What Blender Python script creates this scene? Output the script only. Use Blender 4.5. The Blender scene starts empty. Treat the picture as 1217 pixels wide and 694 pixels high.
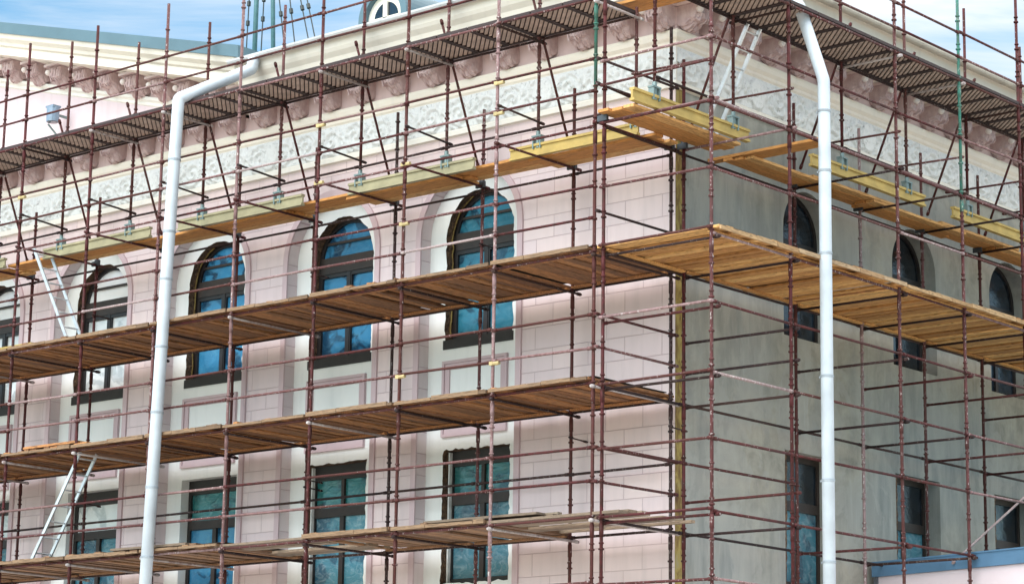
import bpy, bmesh, math, random
import numpy as np
from mathutils import Vector, Matrix, noise
from mathutils.geometry import tessellate_polygon
random.seed(7)
R = math.radians
SC = bpy.context.scene
COL = SC.collection

# ------------------------------------------------------------------ camera
yaw, pitch, roll = R(130.938), R(12.084), R(0.9087)
f = Vector((math.cos(pitch)*math.cos(yaw), math.cos(pitch)*math.sin(yaw), math.sin(pitch)))
r0 = Vector((math.sin(yaw), -math.cos(yaw), 0)); u0 = r0.cross(f)
cr, sr = math.cos(roll), math.sin(roll)
rt, up = cr*r0 + sr*u0, -sr*r0 + cr*u0
cam = bpy.data.objects.new('camera', bpy.data.cameras.new('camera')); COL.objects.link(cam)
m = Matrix.Identity(4)
for i in range(3):
    m[i][0], m[i][1], m[i][2] = rt[i], up[i], -f[i]
m.translation = (22.897, -30.287, -4.470)
cam.matrix_world = m
cam.data.sensor_width = 36; cam.data.lens = 36*2949.5/1217
cam.data.clip_end = 5000
SC.camera = cam

# ------------------------------------------------------------------ world, sun, exposure
SUN_EL, SUN_AZ = R(38), R(270)          # azimuth of the direction towards the sun, counted from +x
w = bpy.data.worlds.new('World'); SC.world = w; w.use_nodes = True
nt = w.node_tree; nt.nodes.clear()
def wn(t, **k):
    n = nt.nodes.new(t)
    for a, b in k.items(): setattr(n, a, b)
    return n
sky = wn('ShaderNodeTexSky', sky_type='NISHITA', sun_disc=False)
sky.sun_elevation = SUN_EL; sky.sun_rotation = math.pi/2 - SUN_AZ
sky.air_density = 1.0; sky.dust_density = 0.6; sky.ozone_density = 2.0
tc = wn('ShaderNodeTexCoord')
mp = wn('ShaderNodeMapping'); mp.inputs['Scale'].default_value = (1.3, 1.3, 5.5); mp.inputs['Location'].default_value = (0.35, .1, .3)
nz = wn('ShaderNodeTexNoise'); nz.inputs['Scale'].default_value = 2.6; nz.inputs['Detail'].default_value = 9; nz.inputs['Roughness'].default_value = .58; nz.inputs['Distortion'].default_value = .6
rp = wn('ShaderNodeValToRGB'); rp.color_ramp.elements[0].position = .40; rp.color_ramp.elements[1].position = .72
mx = wn('ShaderNodeMix', data_type='RGBA')
cb = wn('ShaderNodeMapRange'); cb.inputs[1].default_value = .30; cb.inputs[2].default_value = .62; cb.inputs[3].default_value = 3.1; cb.inputs[4].default_value = 7.6  # cloud brightens overhead, out of view, to light the scene
bg = wn('ShaderNodeBackground'); bg.inputs['Strength'].default_value = .10
out = wn('ShaderNodeOutputWorld')
# thicker cloud towards +y (right of the picture)
sx = wn('ShaderNodeSeparateXYZ'); ma = wn('ShaderNodeMath', operation='MULTIPLY_ADD'); ma.inputs[1].default_value = .34; ma.inputs[2].default_value = -.225
ad = wn('ShaderNodeMath', operation='ADD')
# unseen cloud overhead added to whiten the light, broken near the horizon ahead
hz = wn('ShaderNodeMapRange'); hz.inputs[1].default_value = .34; hz.inputs[2].default_value = .6; hz.inputs[3].default_value = 0; hz.inputs[4].default_value = .6
ad2 = wn('ShaderNodeMath', operation='ADD')
L = nt.links.new
L(sx.outputs[2], cb.inputs[0]); L(cb.outputs[0], mx.inputs[7]); L(tc.outputs['Generated'], mp.inputs[0]); L(mp.outputs[0], nz.inputs[0]); L(tc.outputs['Generated'], sx.inputs[0])
L(sx.outputs[1], ma.inputs[0]); L(nz.outputs[0], ad.inputs[0]); L(ma.outputs[0], ad.inputs[1]); L(sx.outputs[2], hz.inputs[0]); L(ad.outputs[0], ad2.inputs[0]); L(hz.outputs[0], ad2.inputs[1]); L(ad2.outputs[0], rp.inputs[0])
tint = wn('ShaderNodeMix', data_type='RGBA', blend_type='MULTIPLY'); tint.inputs[0].default_value = 1; tint.inputs[7].default_value = (.40, .58, .58, 1); L(sky.outputs[0], tint.inputs[6])
L(rp.outputs[0], mx.inputs[0]); L(tint.outputs[2], mx.inputs[6]); L(mx.outputs[2], bg.inputs[0]); L(bg.outputs[0], out.inputs[0])

sd = bpy.data.lights.new('sun', 'SUN'); sd.energy = 1.15; sd.angle = R(65); sd.color = (1, .95, .89)
so = bpy.data.objects.new('sun', sd); COL.objects.link(so)
sv = Vector((math.cos(SUN_EL)*math.cos(SUN_AZ), math.cos(SUN_EL)*math.sin(SUN_AZ), math.sin(SUN_EL)))
so.rotation_euler = sv.to_track_quat('Z', 'Y').to_euler(); so.location = sv*60
vs = SC.view_settings
vs.view_transform = 'Standard'; vs.look = 'None'; vs.exposure = 1.86; vs.gamma = 1; vs.use_curve_mapping = False
SC.render.film_transparent = False

# ------------------------------------------------------------------ materials
def mat(name):
    mt = bpy.data.materials.new(name); mt.use_nodes = True
    n = mt.node_tree; b = n.nodes['Principled BSDF']
    return mt, n, b
def N(n, t, **k):
    x = n.nodes.new(t)
    for a, b in k.items():
        if a.startswith('_'): x.inputs[int(a[1:])].default_value = b
        else: setattr(x, a, b)
    return x
def coords(n, scale=(1,1,1), kind='Object'):
    t = N(n, 'ShaderNodeTexCoord'); mpp = N(n, 'ShaderNodeMapping'); mpp.inputs['Scale'].default_value = scale
    n.links.new(t.outputs[kind], mpp.inputs[0]); return mpp.outputs[0]
def world_coords(n, scale=(1,1,1)):
    t = N(n, 'ShaderNodeNewGeometry'); mpp = N(n, 'ShaderNodeMapping'); mpp.inputs['Scale'].default_value = scale
    n.links.new(t.outputs['Position'], mpp.inputs[0]); return mpp.outputs[0]
def nzt(n, vec, scale, detail=5, rough=.55, dist=0):
    x = N(n, 'ShaderNodeTexNoise'); x.inputs['Scale'].default_value = scale; x.inputs['Detail'].default_value = detail
    x.inputs['Roughness'].default_value = rough; x.inputs['Distortion'].default_value = dist
    n.links.new(vec, x.inputs['Vector']); return x.outputs[0]
def ramp(n, fac, stops):
    x = N(n, 'ShaderNodeValToRGB'); e = x.color_ramp.elements
    while len(e) < len(stops): e.new(.5)
    for i, (p, c) in enumerate(stops):
        e[i].position = p; e[i].color = (c[0], c[1], c[2], 1) if not isinstance(c, (int, float)) else (c, c, c, 1)
    n.links.new(fac, x.inputs[0]); return x.outputs[0]
def mix(n, fac, a, b, blend='MIX'):
    x = N(n, 'ShaderNodeMix', data_type='RGBA', blend_type=blend)
    for s, v in ((0, fac), (6, a), (7, b)):
        if isinstance(v, (int, float)): x.inputs[s].default_value = v
        elif isinstance(v, tuple): x.inputs[s].default_value = (v[0], v[1], v[2], 1)
        else: n.links.new(v, x.inputs[s])
    return x.outputs[2]
def bump(n, b, h, strength=.3, dist=.02):
    x = N(n, 'ShaderNodeBump'); x.inputs['Strength'].default_value = strength; x.inputs['Distance'].default_value = dist
    n.links.new(h, x.inputs['Height']); n.links.new(x.outputs[0], b.inputs['Normal'])
def setc(n, b, c): 
    if isinstance(c, tuple): b.inputs['Base Color'].default_value = (*c, 1)
    else: n.links.new(c, b.inputs['Base Color'])
M = {}
def simple(name, c, rough=.6, metal=0., var=.25, scale=6., bs=.15):
    mt, n, b = mat(name); v = coords(n)
    k = nzt(n, v, scale)
    d = tuple(x*(1-var) for x in c); l = tuple(min(1, x*(1+var*.6)) for x in c)
    setc(n, b, ramp(n, k, [(.3, d), (.7, l)]))
    b.inputs['Roughness'].default_value = rough; b.inputs['Metallic'].default_value = metal
    if bs: bump(n, b, nzt(n, v, scale*6), bs, .004)
    M[name] = mt; return mt

def masonry(name, base, joint, alt, bw=.75, rh=.3725, zoff=1.297, joints=True):
    mt, n, b = mat(name)
    t = N(n, 'ShaderNodeNewGeometry'); s = N(n, 'ShaderNodeSeparateXYZ'); n.links.new(t.outputs['Position'], s.inputs[0])
    c = N(n, 'ShaderNodeCombineXYZ')
    a1 = N(n, 'ShaderNodeMath', operation='ADD'); a1.inputs[1].default_value = 75.861; n.links.new(s.outputs[0], a1.inputs[0])
    a2 = N(n, 'ShaderNodeMath', operation='ADD'); a2.inputs[1].default_value = -zoff + rh*60; n.links.new(s.outputs[2], a2.inputs[0])
    n.links.new(a1.outputs[0], c.inputs[0]); n.links.new(a2.outputs[0], c.inputs[1])
    br = N(n, 'ShaderNodeTexBrick'); br.offset = .5
    br.inputs['Scale'].default_value = 1; br.inputs['Brick Width'].default_value = bw; br.inputs['Row Height'].default_value = rh
    br.inputs['Mortar Size'].default_value = .008; br.inputs['Mortar Smooth'].default_value = .25
    br.inputs['Color1'].default_value = (*base, 1); br.inputs['Color2'].default_value = (*alt, 1); br.inputs['Mortar'].default_value = (*joint, 1)
    n.links.new(c.outputs[0], br.inputs['Vector'])
    v = world_coords(n, (1, 1, .5)); k = nzt(n, v, .9, 6)
    v2 = world_coords(n, (5, 5, .6)); k2 = nzt(n, v2, 1.2, 6)
    col = mix(n, ramp(n, k, [(.35, 0), (.7, .5)]), br.outputs['Color'], tuple(x*.88 for x in alt))
    col = mix(n, ramp(n, k2, [(.47, 0), (.8, .45)]), col, (.53, .44, .44))
    setc(n, b, col); b.inputs['Roughness'].default_value = .85
    inv = N(n, 'ShaderNodeMath', operation='SUBTRACT'); inv.inputs[0].default_value = 1; n.links.new(br.outputs['Fac'], inv.inputs[1])
    bump(n, b, inv.outputs[0], .7, .012)
    M[name] = mt
masonry('pink_stucco', (.74, .60, .585), (.50, .375, .385), (.685, .56, .57))
masonry('reveal_stucco', (.72, .63, .63), (.48, .35, .38), (.66, .55, .565))
def stucco(name, c, c2, scale=1.1):
    mt, n, b = mat(name); v = world_coords(n, (1, 1, .6)); k = nzt(n, v, scale, 7, .6)
    v2 = world_coords(n, (6, 6, .5)); k2 = nzt(n, v2, 1., 6)
    col = ramp(n, k, [(.35, c), (.7, c2)])
    col = mix(n, ramp(n, k2, [(.52, 0), (.85, .35)]), col, tuple(x*.72 for x in c2))
    setc(n, b, col); b.inputs['Roughness'].default_value = .85
    bump(n, b, nzt(n, v, 60), .12, .004); M[name] = mt
stucco('cream', (.78, .745, .68), (.72, .70, .66))
stucco('cornice_cream', (.80, .74, .64), (.74, .69, .61))
stucco('niche_white', (.79, .79, .77), (.75, .755, .74))
stucco('pink_plain', (.66, .50, .49), (.60, .45, .45))
stucco('mauve', (.58, .44, .455), (.53, .40, .42))
stucco('bracket_mauve', (.44, .31, .31), (.60, .47, .46), 9); stucco('bracket_lit', (.66, .54, .53), (.62, .50, .49), 4)  # pale cap against darker leaf: lit and shaded contrast put into colour
stucco('volute_white', (.74, .66, .62), (.68, .6, .58), 5)
stucco('tympanum', (.66, .55, .57), (.62, .50, .53))
# ornate frieze: white lime with grime spots of its own
mt, n, b = mat('frieze_white'); v = world_coords(n)
k = nzt(n, v, 8, 8, .66, 1.5); k2 = nzt(n, v, .8, 5)
col = ramp(n, k, [(.33, (.30, .30, .30)), (.40, (.60, .62, .63)), (.50, (.69, .71, .72))])
col = mix(n, ramp(n, k2, [(.45, 0), (.7, .3)]), col, (.62, .66, .66)); setc(n, b, col); b.inputs['Roughness'].default_value = .9
bump(n, b, nzt(n, v, 30, 6), .25, .01); M['frieze_white'] = mt
# grey render on the side wall
mt, n, b = mat('grey_render')
v = world_coords(n, (2.0, 2.0, .35)); s1 = nzt(n, v, 2.2, 8, .6)
v2 = world_coords(n, (1, 1, 1)); s2 = nzt(n, v2, .34, 4, .5); s3 = nzt(n, v2, 2.6, 8, .65, .4)
c1 = ramp(n, s1, [(.3, (.20, .215, .21)), (.5, (.28, .29, .275)), (.72, (.36, .36, .33))])
c2 = ramp(n, s3, [(.33, (.22, .20, .155)), (.5, (.33, .305, .245)), (.66, (.41, .38, .305))])
col = mix(n, ramp(n, s2, [(.38, 0), (.62, .75)]), c1, c2)
v4 = world_coords(n, (5, 5, .25)); s4 = nzt(n, v4, 2.4, 5, .6)
s5 = nzt(n, world_coords(n, (1, 1, .8)), .9, 9, .62, .5); s6 = nzt(n, world_coords(n, (1, 1, .5)), 1.7, 9, .66, .3)
col = mix(n, ramp(n, s5, [(.50, 0), (.53, .45)]), col, (.36, .355, .325)); col = mix(n, ramp(n, s6, [(.56, 0), (.60, .4)]), col, (.235, .235, .22))
col = mix(n, ramp(n, s4, [(.62, 0), (.80, .28)]), col, (.55, .555, .54))
setc(n, b, col); b.inputs['Roughness'].default_value = .9; bump(n, b, s3, .25, .02); M['grey_render'] = mt
# rust-maroon tube paint
def tube_mat(name, main, worn, chip, rustc):
    mt, n, b = mat(name)
    oi = N(n, 'ShaderNodeObjectInfo'); v = world_coords(n, (9, 9, 5)); k = nzt(n, v, 1.6, 7, .65)
    v2 = world_coords(n, (22, 22, 12)); k2 = nzt(n, v2, 1.5, 5, .6)
    col = mix(n, ramp(n, k, [(.4, 0), (.62, 1)]), main, rustc)
    wv = N(n, 'ShaderNodeTexWhiteNoise', noise_dimensions='1D'); n.links.new(oi.outputs['Random'], wv.inputs['W'])
    col = mix(n, ramp(n, wv.outputs['Value'], [(.35, 0), (1, .8)]), col, tuple(q_*.5+.5*c_ for q_, c_ in zip(main, (.07, .036, .024))))
    pal = N(n, 'ShaderNodeMath', operation='POWER'); pal.inputs[1].default_value = 5; n.links.new(oi.outputs['Random'], pal.inputs[0])
    sc_ = N(n, 'ShaderNodeMath', operation='MULTIPLY'); sc_.inputs[1].default_value = .6; n.links.new(pal.outputs[0], sc_.inputs[0])
    col = mix(n, sc_.outputs[0], col, worn)
    th = N(n, 'ShaderNodeMath', operation='MULTIPLY_ADD'); th.inputs[1].default_value = .09; n.links.new(oi.outputs['Random'], th.inputs[0]); n.links.new(k2, th.inputs[2])
    col = mix(n, ramp(n, th.outputs[0], [(.665, 0), (.71, .75)]), col, chip)
    setc(n, b, col); b.inputs['Roughness'].default_value = .62; b.inputs['Specular IOR Level'].default_value = .22; bump(n, b, k2, .25, .004); M[name] = mt
tube_mat('maroon_tube', (.080, .0155, .018), (.20, .10, .10), (.45, .40, .39), (.036, .012, .009))
tube_mat('worn_tube', (.25, .15, .155), (.42, .35, .35), (.6, .57, .55), (.12, .05, .045))
tube_mat('green_tube', (.03, .20, .155), (.12, .3, .26), (.5, .5, .47), (.08, .09, .07))
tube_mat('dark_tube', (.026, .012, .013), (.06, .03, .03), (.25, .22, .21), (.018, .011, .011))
simple('yellow_coupler', (.46, .36, .17), .5)
simple('galvanised', (.20, .27, .27), .5, .3)
simple('jack_black', (.05, .06, .07), .5, .2)
tube_mat('highlight_tube', (.42, .39, .39), (.55, .5, .5), (.62, .6, .58), (.26, .19, .18))  # pale base colour stands in for the highlight along the transoms
simple('blue_paint', (.06, .17, .38), .5)
simple('aluminium', (.66, .68, .70), .4, .5, .15)
simple('white_pipe', (.54, .60, .66), .42, 0, .16, 2.2, .05)
simple('pipe_collar', (.30, .34, .38), .5, 0, .2)
simple('teal_metal', (.095, .165, .20), .5, .1, .12, 1.5)
simple('gutter_metal', (.60, .61, .62), .45, .1, .12, 2)
simple('gutter_cream', (.62, .57, .48), .5, 0, .12, 2)
simple('steel_blue', (.095, .20, .33), .5, .0, .15, 2)
simple('annex_pink', (.70, .60, .64), .8, 0, .06, 1)
simple('frame_dark', (.017, .013, .013), .45, 0, .3)
simple('frame_brown', (.026, .016, .012), .5, 0, .3)
simple('frame_grey', (.12, .13, .15), .5, 0, .2)
simple('lamp_blue', (.22, .30, .40), .5)
simple('mast_green', (.07, .17, .18), .5)
simple('cable_black', (.02, .03, .03), .5)
simple('foam_white', (.75, .76, .74), .8)
simple('ground_paving', (.44, .41, .36), .85, 0, .12, .6)
# broken brick around the windows
mt, n, b = mat('broken_brick'); v = world_coords(n)
k = nzt(n, v, 14, 7, .7, 1.); col = ramp(n, k, [(.3, (.022, .016, .012)), (.46, (.09, .052, .032)), (.6, (.20, .115, .06)), (.74, (.36, .26, .16))])
setc(n, b, col); b.inputs['Roughness'].default_value = .95; bump(n, b, k, .9, .05); M['broken_brick'] = mt
mt, n, b = mat('ochre_strip'); v = world_coords(n, (3, 3, 1)); k = nzt(n, v, 3.5, 6, .65, .6)
col = ramp(n, k, [(.3, (.10, .05, .02)), (.45, (.20, .13, .04)), (.6, (.34, .26, .075)), (.75, (.30, .26, .16))])
setc(n, b, col); b.inputs['Roughness'].default_value = .9; bump(n, b, k, .5, .03); M['ochre_strip'] = mt
# glass with protective film; broken reflections also put into the colour patches
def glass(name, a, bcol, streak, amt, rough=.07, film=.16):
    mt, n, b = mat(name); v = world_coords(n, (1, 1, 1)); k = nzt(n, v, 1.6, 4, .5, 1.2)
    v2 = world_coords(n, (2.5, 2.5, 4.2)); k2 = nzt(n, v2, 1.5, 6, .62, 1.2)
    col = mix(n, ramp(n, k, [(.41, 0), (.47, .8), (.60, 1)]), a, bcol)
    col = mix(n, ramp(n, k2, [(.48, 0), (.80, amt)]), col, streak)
    oi = N(n, 'ShaderNodeObjectInfo'); mr = N(n, 'ShaderNodeMapRange'); mr.inputs[3].default_value = .55; mr.inputs[4].default_value = 1.25; n.links.new(oi.outputs['Random'], mr.inputs[0])
    hs = N(n, 'ShaderNodeHueSaturation'); n.links.new(mr.outputs[0], hs.inputs['Value']); hs.inputs['Saturation'].default_value = .92; n.links.new(col, hs.inputs['Color']); col = hs.outputs[0]
    setc(n, b, col); b.inputs['Roughness'].default_value = rough; b.inputs['Specular IOR Level'].default_value = .8
    bump(n, b, k2, film, .05); M[name] = mt
glass('blue_glass', (.003, .06, .11), (.014, .24, .36), (.24, .46, .54), .4)
glass('deep_blue_glass', (.002, .04, .09), (.006, .18, .36), (.14, .38, .50), .3)
glass('green_glass', (.003, .04, .05), (.010, .15, .15), (.20, .38, .38), .5)
glass('film_glass', (.015, .075, .12), (.035, .18, .24), (.42, .56, .60), .5, .14, .5)
glass('dark_glass', (.003, .005, .009), (.008, .018, .03), (.06, .09, .12), .25)
glass('white_reflection_glass', (.55, .57, .57), (.88, .88, .87), (.9, .9, .9), .8)  # white base colour stands in for the bright reflection in these panes
# timber
def wood(name, cols, grain=(1, 1, 1), rough=.8):
    mt, n, b = mat(name); g = N(n, 'ShaderNodeNewGeometry')
    v = coords(n, grain); k = nzt(n, v, 5, 7, .62, .8); k3 = nzt(n, coords(n, (1, 1, 1)), 7, 3, .5)
    isl = ramp(n, g.outputs['Random Per Island'], [(0, cols[0]), (.35, cols[1]), (.7, cols[2]), (1, cols[3])])
    col = mix(n, ramp(n, k, [(.36, .75), (.55, 0)]), isl, tuple(x*.42 for x in cols[0]))
    col = mix(n, ramp(n, k3, [(.68, 0), (.74, .7)]), col, tuple(x*.3 for x in cols[0]))
    setc(n, b, col); b.inputs['Roughness'].default_value = rough; bump(n, b, k, .25, .006); M[name] = mt
W1 = [(.075, .035, .02), (.42, .18, .062), (.54, .25, .09), (.20, .095, .045)]
W2 = [(.26, .105, .03), (.62, .31, .09), (.80, .48, .18), (.46, .21, .06)]  # brighter timber: stronger light on the grey-wall decks put into colour
W3 = [(.20, .145, .10), (.28, .20, .135), (.15, .11, .08), (.34, .27, .20)]
W4 = [(.60, .27, .075), (.68, .34, .10), (.50, .21, .055), (.76, .46, .18)]
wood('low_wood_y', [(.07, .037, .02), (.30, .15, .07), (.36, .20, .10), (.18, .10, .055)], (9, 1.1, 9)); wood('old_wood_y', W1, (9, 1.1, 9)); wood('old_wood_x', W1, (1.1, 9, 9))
wood('lit_wood_x', W2, (1.1, 9, 9)); wood('grey_wood_x', W3, (1.1, 9, 9)); wood('grey_wood_y', W3, (9, 1.1, 9))
wood('lit_edge_wood_y', [(.34, .2, .09), (.44, .28, .14), (.26, .15, .075), (.5, .36, .22)], (9, 1.1, 9)); wood('edge_wood_x', [(.15, .09, .05), (.24, .15, .085), (.11, .07, .042), (.32, .22, .14)], (1.1, 9, 9)); simple('gap_shade_board', (.022, .014, .010), .9); wood('plank_x', W4, (1.0, 8, 8)); wood('plank_y', W4, (8, 1.0, 8))  # edge tone of the grey-wall decks is paler, sunlight put into colour
Y1 = [(.70, .52, .13), (.66, .50, .16), (.74, .57, .19), (.62, .48, .18)]
Y2 = [(.62, .54, .24), (.58, .50, .22), (.66, .58, .30), (.55, .47, .20)]
for nm_, cc in (('beam_yellow', (.46, .325, .10)), ('beam_pale', (.33, .295, .18))): simple(nm_, cc, .7, 0, .22, 3)
simple('grate_tan', (.40, .31, .265), .7, 0, .3, 4)
simple('grate_dark', (.035, .02, .02), .7, 0, .3, 4)

# ------------------------------------------------------------------ mesh helpers
class MB:
    def __init__(s): s.v, s.f, s.mi = [], [], []
    def quad(s, *p, mi=0):
        k = len(s.v); s.v += [tuple(q) for q in p]; s.f.append(tuple(range(k, k+len(p)))); s.mi.append(mi)
    def box(s, lo, hi, mi=0):
        x0, y0, z0 = lo; x1, y1, z1 = hi; k = len(s.v)
        s.v += [(x0,y0,z0),(x1,y0,z0),(x1,y1,z0),(x0,y1,z0),(x0,y0,z1),(x1,y0,z1),(x1,y1,z1),(x0,y1,z1)]
        for q in ((0,3,2,1),(4,5,6,7),(0,1,5,4),(1,2,6,5),(2,3,7,6),(3,0,4,7)):
            s.f.append(tuple(k+i for i in q)); s.mi.append(mi)
    def obox(s, c, ax, ay, az, mi=0):
        c, ax, ay, az = map(Vector, (c, ax, ay, az)); k = len(s.v)
        for sz in (-1, 1):
            for sx_, sy in ((-1,-1),(1,-1),(1,1),(-1,1)): s.v.append(tuple(c+ax*sx_+ay*sy+az*sz))
        for q in ((0,3,2,1),(4,5,6,7),(0,1,5,4),(1,2,6,5),(2,3,7,6),(3,0,4,7)):
            s.f.append(tuple(k+i for i in q)); s.mi.append(mi)
    def tube(s, p0, p1, r, n=8, mi=0, r2=None, caps=True):
        p0, p1 = Vector(p0), Vector(p1); d = (p1-p0).normalized()
        a = d.orthogonal().normalized(); b_ = d.cross(a); k = len(s.v); r2 = r if r2 is None else r2
        for p, rr in ((p0, r), (p1, r2)):
            for i in range(n):
                t = 2*math.pi*i/n; s.v.append(tuple(p+(a*math.cos(t)+b_*math.sin(t))*rr))
        for i in range(n):
            j = (i+1) % n; s.f.append((k+i, k+j, k+n+j, k+n+i)); s.mi.append(mi)
        if caps:
            s.f.append(tuple(k+i for i in reversed(range(n)))); s.mi.append(mi)
            s.f.append(tuple(k+n+i for i in range(n))); s.mi.append(mi)
    def path(s, pts, r, n=10, mi=0, caps=True):
        pts = [Vector(p) for p in pts]; k = len(s.v); a = None
        for i, p in enumerate(pts):
            d = ((pts[min(i+1, len(pts)-1)]-p).normalized()+(p-pts[max(i-1, 0)]).normalized()).normalized()
            a = d.orthogonal().normalized() if a is None else (a-d*a.dot(d)).normalized()
            b_ = d.cross(a)
            for q in range(n):
                t = 2*math.pi*q/n; s.v.append(tuple(p+(a*math.cos(t)+b_*math.sin(t))*r))
        for i in range(len(pts)-1):
            for q in range(n):
                j = (q+1) % n; s.f.append((k+i*n+q, k+i*n+j, k+(i+1)*n+j, k+(i+1)*n+q)); s.mi.append(mi)
        if caps:
            s.f.append(tuple(k+i for i in reversed(range(n)))); s.mi.append(mi)
            e = k+(len(pts)-1)*n; s.f.append(tuple(e+i for i in range(n))); s.mi.append(mi)
    def strip(s, A, B, closed=False, mi=0):
        k = len(s.v); s.v += [tuple(p) for p in A]+[tuple(p) for p in B]; n = len(A)
        for i in range(n if closed else n-1):
            j = (i+1) % n; s.f.append((k+i, k+j, k+n+j, k+n+i)); s.mi.append(mi)
    def poly(s, loops, mi=0):
        flat = [Vector(p) for l in loops for p in l]; k = len(s.v); s.v += [tuple(p) for p in flat]
        for t in tessellate_polygon([[Vector(p) for p in l] for l in loops]):
            s.f.append(tuple(k+i for i in t)); s.mi.append(mi)
    def build(s, name, mats, parent=None, smooth=False, recalc=True, origin=None):
        if parent is not None and origin is None: origin = WORLD.get(parent.name, (0,0,0))
        o3 = Vector(origin or (0,0,0))
        me = bpy.data.meshes.new(name); me.from_pydata([tuple(Vector(p)-o3) for p in s.v], [], s.f)
        mats = mats if isinstance(mats, (list, tuple)) else [mats]
        for mm in mats: me.materials.append(M[mm])
        if len(mats) > 1: me.polygons.foreach_set('material_index', s.mi)
        if recalc:
            bm = bmesh.new(); bm.from_mesh(me); bmesh.ops.recalc_face_normals(bm, faces=bm.faces); bm.to_mesh(me); bm.free()
        if smooth:
            me.polygons.foreach_set('use_smooth', [len(p.vertices) == 4 for p in me.polygons])
        o = bpy.data.objects.new(name, me); COL.objects.link(o)
        if parent is not None:
            o.parent = parent; WORLD[o.name] = tuple(o3)
        else:
            o.location = o3
            WORLD[o.name] = tuple(o3)
        return o
WORLD = {}
def tag(o, label=None, cat=None, group=None, kind=None):
    if label: o['label'] = label
    if cat: o['category'] = cat
    if group: o['group'] = group
    if kind: o['kind'] = kind
    return o
def thing(name, loc, label, cat, group=None):
    o = bpy.data.objects.new(name, None); COL.objects.link(o); o.location = loc; o.empty_display_size = .2
    WORLD[o.name] = tuple(loc); return tag(o, label, cat, group)
def place_copy(src, parent, loc):
    c = src.copy(); COL.objects.link(c); c.parent = parent; c.location = loc; return c
ORD = ['first', 'second', 'third', 'fourth', 'fifth', 'sixth', 'seventh', 'eighth', 'ninth', 'tenth', 'eleventh']

# ------------------------------------------------------------------ setting
GZ = -6.1
g = MB(); g.quad((-1500,-1500,GZ), (1500,-1500,GZ), (1500,1500,GZ), (-1500,1500,GZ))
tag(g.build('ground', 'ground_paving'), kind='structure')

# ------------------------------------------------------------------ building
CX, CY = -.227, .30                      # wall corner
XW = -26.2; YE = 26.0                    # far ends of the two walls
BD = thing('corner_building', (CX, CY, GZ), 'pink and white classical corner building with its side wall in bare grey render', 'building')
ZF = 7.14                                # underside of the frieze
NC = [-4.615-3.3*k for k in range(7)]    # niche centres
NHW, NSP = 1.10, 5.40                    # niche half width, arch springing
ND = .23                                 # niche depth
NB = -2.6                                # niche foot
def arch(cx, hw, z0, zs, n=20, y=0.):
    p = [(cx-hw, y, z0), (cx-hw, y, zs)]
    p += [(cx+hw*math.cos(math.pi-math.pi*i/n), y, zs+hw*math.sin(math.pi*i/n)) for i in range(1, n)]
    return p+[(cx+hw, y, zs), (cx+hw, y, z0)]
wl = MB()
edges = [CX]+[c-1.65 for c in NC]
for i, c in enumerate(NC):
    xr = CX if i == 0 else NC[i-1]-1.65; xl = c-1.65 if i < 6 else XW
    wl.poly([[(xl,CY,GZ),(xr,CY,GZ),(xr,CY,9.0),(xl,CY,9.0)], arch(c, NHW, NB, NSP, 24, CY)])
wl.build('pink_wall', 'pink_stucco', BD, recalc=False)
def ragged(pts, amt, seed, sub=.07):
    """resample a closed outline in x/z and shake it the way hacked-out brick edges look"""
    q = []
    for i, p in enumerate(pts):
        a, b_ = Vector(p), Vector(pts[(i+1) % len(pts)]); n_ = max(1, int((b_-a).length/sub))
        q += [a+(b_-a)*t/n_ for t in range(n_)]
    o = []
    for p in q:
        d = noise.noise_vector(Vector((p.x*9+seed, p.z*9, seed*3.1)))
        o.append((p.x+d.x*amt, p.y, p.z+d.z*amt))
    return o
UW, USP, USILL = .77, 5.40, 3.50         # upper window
LW0, LW1 = -.56, 1.70                    # lower window
OFF = .04
YB = CY+ND
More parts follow.
